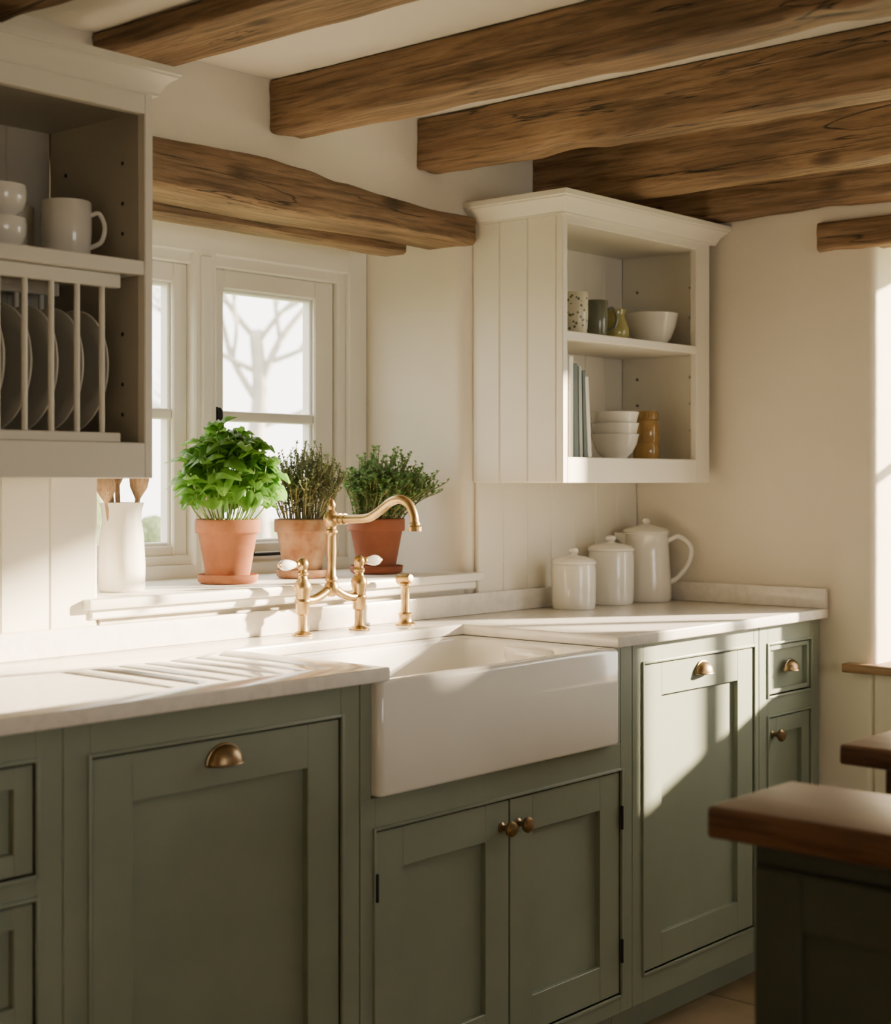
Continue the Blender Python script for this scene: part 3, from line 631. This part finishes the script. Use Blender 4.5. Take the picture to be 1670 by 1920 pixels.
def herb(name,x,y,r,h,pmat,lmat,nst,spread,height,lean,lsz,seed):
    random.seed(seed); b=B(name); pot(b,x,y,ZS,r,h,pmat); zt=ZS+h-0.02
    for i in range(nst):
        a=i*2.39996; q=math.sqrt((i+.5)/nst)
        base=Vector((x+r*.72*q*math.cos(a),y+r*.72*q*math.sin(a),zt))
        out=spread*q*ru(.7,1.2)
        hh=height*(1-0.45*q*q)*ru(.72,1.12)
        top=base+Vector((out*math.cos(a)+lean[0]*q,out*math.sin(a)*0.9+lean[1]*q,hh))
        top.y=min(top.y,0.34); top.x=min(top.x,3.235)
        mid=base.lerp(top,.5)+Vector((ru(-.014,.014),ru(-.014,.014),0.012*q+.005))
        P=catmull([base,mid,top],6); b.tube(P,[0.0013]*(len(P)-1)+[0.0006],'stem',5)
        tw=[(P,2)]
        for k in range(3):
            p=P[random.randint(4,10)]; d=Vector((ru(-1,1),ru(-1,1),ru(.6,1.6))).normalized()*ru(.02,.05)
            e=p+d; e.x=min(e.x,3.24); Q=[p,p.lerp(e,.5)+Vector((0,0,-.002)),e]; b.tube(Q,0.0008,'stem',4); tw.append((Q,0))
        for Q,s0 in tw:
            for k in range(s0,len(Q)-1 if s0 else 2):
                for m in range(3 if s0 else 5):
                    p=Vector(Q[k]).lerp(Vector(Q[k+1]),rnd()); aa=ru(0,6.28)
                    d=Vector((math.cos(aa),math.sin(aa),ru(.1,.9)))
                    L=lsz*ru(.7,1.3); leaf(b,p,d,Vector((0,0,1)),L,L*.5,0.2,lmat,4,0.1)
            for m in range(4):
                aa=ru(0,6.28); leaf(b,Vector(Q[-1]),Vector((math.cos(aa),math.sin(aa),1.2)),Vector((0,0,1)),lsz*.9,lsz*.45,0.1,lmat,4,0.1)
    b.finish(3,False)
herb('potted_thyme',2.802,0.165,0.074,0.153,'terra_old','thyme',95,0.070,0.215,(0,0),0.0115,3)
herb('potted_oregano',3.066,0.15,0.078,0.150,'terra_red','thyme2',125,0.090,0.195,(0.02,-0.06),0.014,4)
# ------------------------------------------------------------------ island
b=B('kitchen_island')
ix0,iy1,iz=1.85,-1.634,0.92
b.box(ix0,2.09,-3.0,iy1,iz-0.045,iz,'island',0.006,3)
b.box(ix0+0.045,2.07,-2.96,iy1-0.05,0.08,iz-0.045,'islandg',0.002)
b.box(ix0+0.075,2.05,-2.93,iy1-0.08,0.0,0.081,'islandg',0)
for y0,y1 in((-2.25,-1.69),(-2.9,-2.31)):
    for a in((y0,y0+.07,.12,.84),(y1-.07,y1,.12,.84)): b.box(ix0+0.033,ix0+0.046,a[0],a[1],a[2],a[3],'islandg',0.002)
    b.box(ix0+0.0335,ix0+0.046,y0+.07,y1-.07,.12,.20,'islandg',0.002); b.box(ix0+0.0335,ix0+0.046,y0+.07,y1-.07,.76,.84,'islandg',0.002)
b.finish()
b=B('side_table')
b.box(2.43,3.0,-3.0,-1.54,0.885,0.92,'island',0.006,3)
for x in(2.48,2.90):
    for y in(-2.95,-1.65): b.box(x,x+0.05,y,y+0.05,0,0.885,'island',0.004)
b.box(2.50,2.93,-2.92,-1.63,0.80,0.884,'islandg',0.002)
b.finish()
# ------------------------------------------------------------------ outside
b=B('ground_outside'); b.box(-25,40,0.6,45,-0.25,-0.15,'lawn',0); b.box(4.7,40,-30,0.6,-0.25,-0.15,'lawn',0); b.finish()
b=B('garden_tree'); random.seed(12)
def branch(p,d,L,r,dep):
    q=p+d*L*.5+Vector((ru(-.08,.08),ru(-.08,.08),0))*L; e=q+(d+Vector((ru(-.3,.3),ru(-.3,.3),.05))).normalized()*L*.5
    b.tube(catmull([p,q,e],4),[r*(1-.35*i/8) for i in range(9)],'bark',6)
    if dep==0: return
    for k in range(3):
        a=ru(0,6.28); s=ru(.45,.95); nd=(d+Vector((math.cos(a)*s,math.sin(a)*s,ru(-.15,.3)))).normalized()
        branch(e if k<2 else q,nd,L*ru(.6,.8),r*.60,dep-1)
TX,TY=8.55,6.7
b.tube(catmull([(TX-.02,TY,-.2),(TX+.03,TY,.8),(TX-.04,TY,1.5),(TX+.02,TY,2.1),(TX-.03,TY,2.6)],6),[0.095-0.04*i/24 for i in range(25)],'bark',10)
for z,d,L,r in((2.0,(-.45,.3,1),.8,.035),(2.1,(.35,-.25,1),.9,.04),(2.5,(.7,-.5,.9),.7,.028),(2.5,(-.5,.4,.9),.7,.028),(1.8,(1,-.7,.45),.7,.025),(1.65,(-1,.8,.4),.7,.025),(2.25,(-.9,.7,.5),.7,.025),(2.3,(.9,-.7,.45),.7,.025)):
    branch(Vector((TX,TY,z)),Vector(d).normalized(),L,r,5)
b.finish(3)
b=B('garden_hedge')
for i in range(8):
    bm3=bmesh.new(); bmesh.ops.create_icosphere(bm3,subdivisions=4,radius=ru(.45,.6))
    c=Vector((2.4+i*0.45,3.9+ru(-.2,.2),0.55+ru(-.1,.15)))
    for v in bm3.verts: v.co=v.co*(1+noise.noise(v.co*4+c)*.35+noise.noise(v.co*14+c)*.15)+c
    b.add(bm3,'hedge')
b.finish(3)
# ------------------------------------------------------------------ lights
w=bpy.data.worlds.new('World'); bpy.context.scene.world=w; w.use_nodes=True
bg=w.node_tree.nodes['Background']; bg.inputs[0].default_value=(1.0,0.94,0.85,1); bg.inputs[1].default_value=7.8
sd=bpy.data.lights.new('sun','SUN'); sd.energy=62; sd.angle=math.radians(2.6); sd.color=(1.0,0.80,0.54)
so=bpy.data.objects.new('sun',sd); bpy.context.scene.collection.objects.link(so)
so.rotation_euler=Vector((-0.80,0.55,-0.27)).to_track_quat('-Z','Y').to_euler(); so.location=(8,-5,4)
def portal(name,loc,dirv,sx,sy):
    l=bpy.data.lights.new(name,'AREA'); l.shape='RECTANGLE'; l.size=sx; l.size_y=sy; l.cycles.is_portal=True
    o=bpy.data.objects.new(name,l); bpy.context.scene.collection.objects.link(o); o.location=loc
    o.rotation_euler=Vector(dirv).to_track_quat('-Z','Z').to_euler()
portal('window_portal',(2.65,0.52,1.56),(0,-1,0),1.22,0.95)
portal('window_portal',(4.46,-1.4325,1.44),(-1,0,0),1.24,1.2)
portal('window_portal',((FX0+FX1)/2,-6.22,(FZ0+FZ1)/2),(0,1,0),FX1-FX0,FZ1-FZ0)  # portal of the added fill opening in the front wall
# ------------------------------------------------------------------ camera
cd=bpy.data.cameras.new('camera'); cam=bpy.data.objects.new('camera',cd); bpy.context.scene.collection.objects.link(cam)
cam.location=(0,-2.765,1.37); cam.rotation_euler=(PI/2,0,math.radians(-49))
cd.sensor_fit='HORIZONTAL'; cd.sensor_width=36; cd.lens=36*2900/1670; cd.shift_y=-60/1670
cd.clip_start=0.05; cd.dof.use_dof=True; cd.dof.focus_distance=3.7; cd.dof.aperture_fstop=4
bpy.context.scene.camera=cam
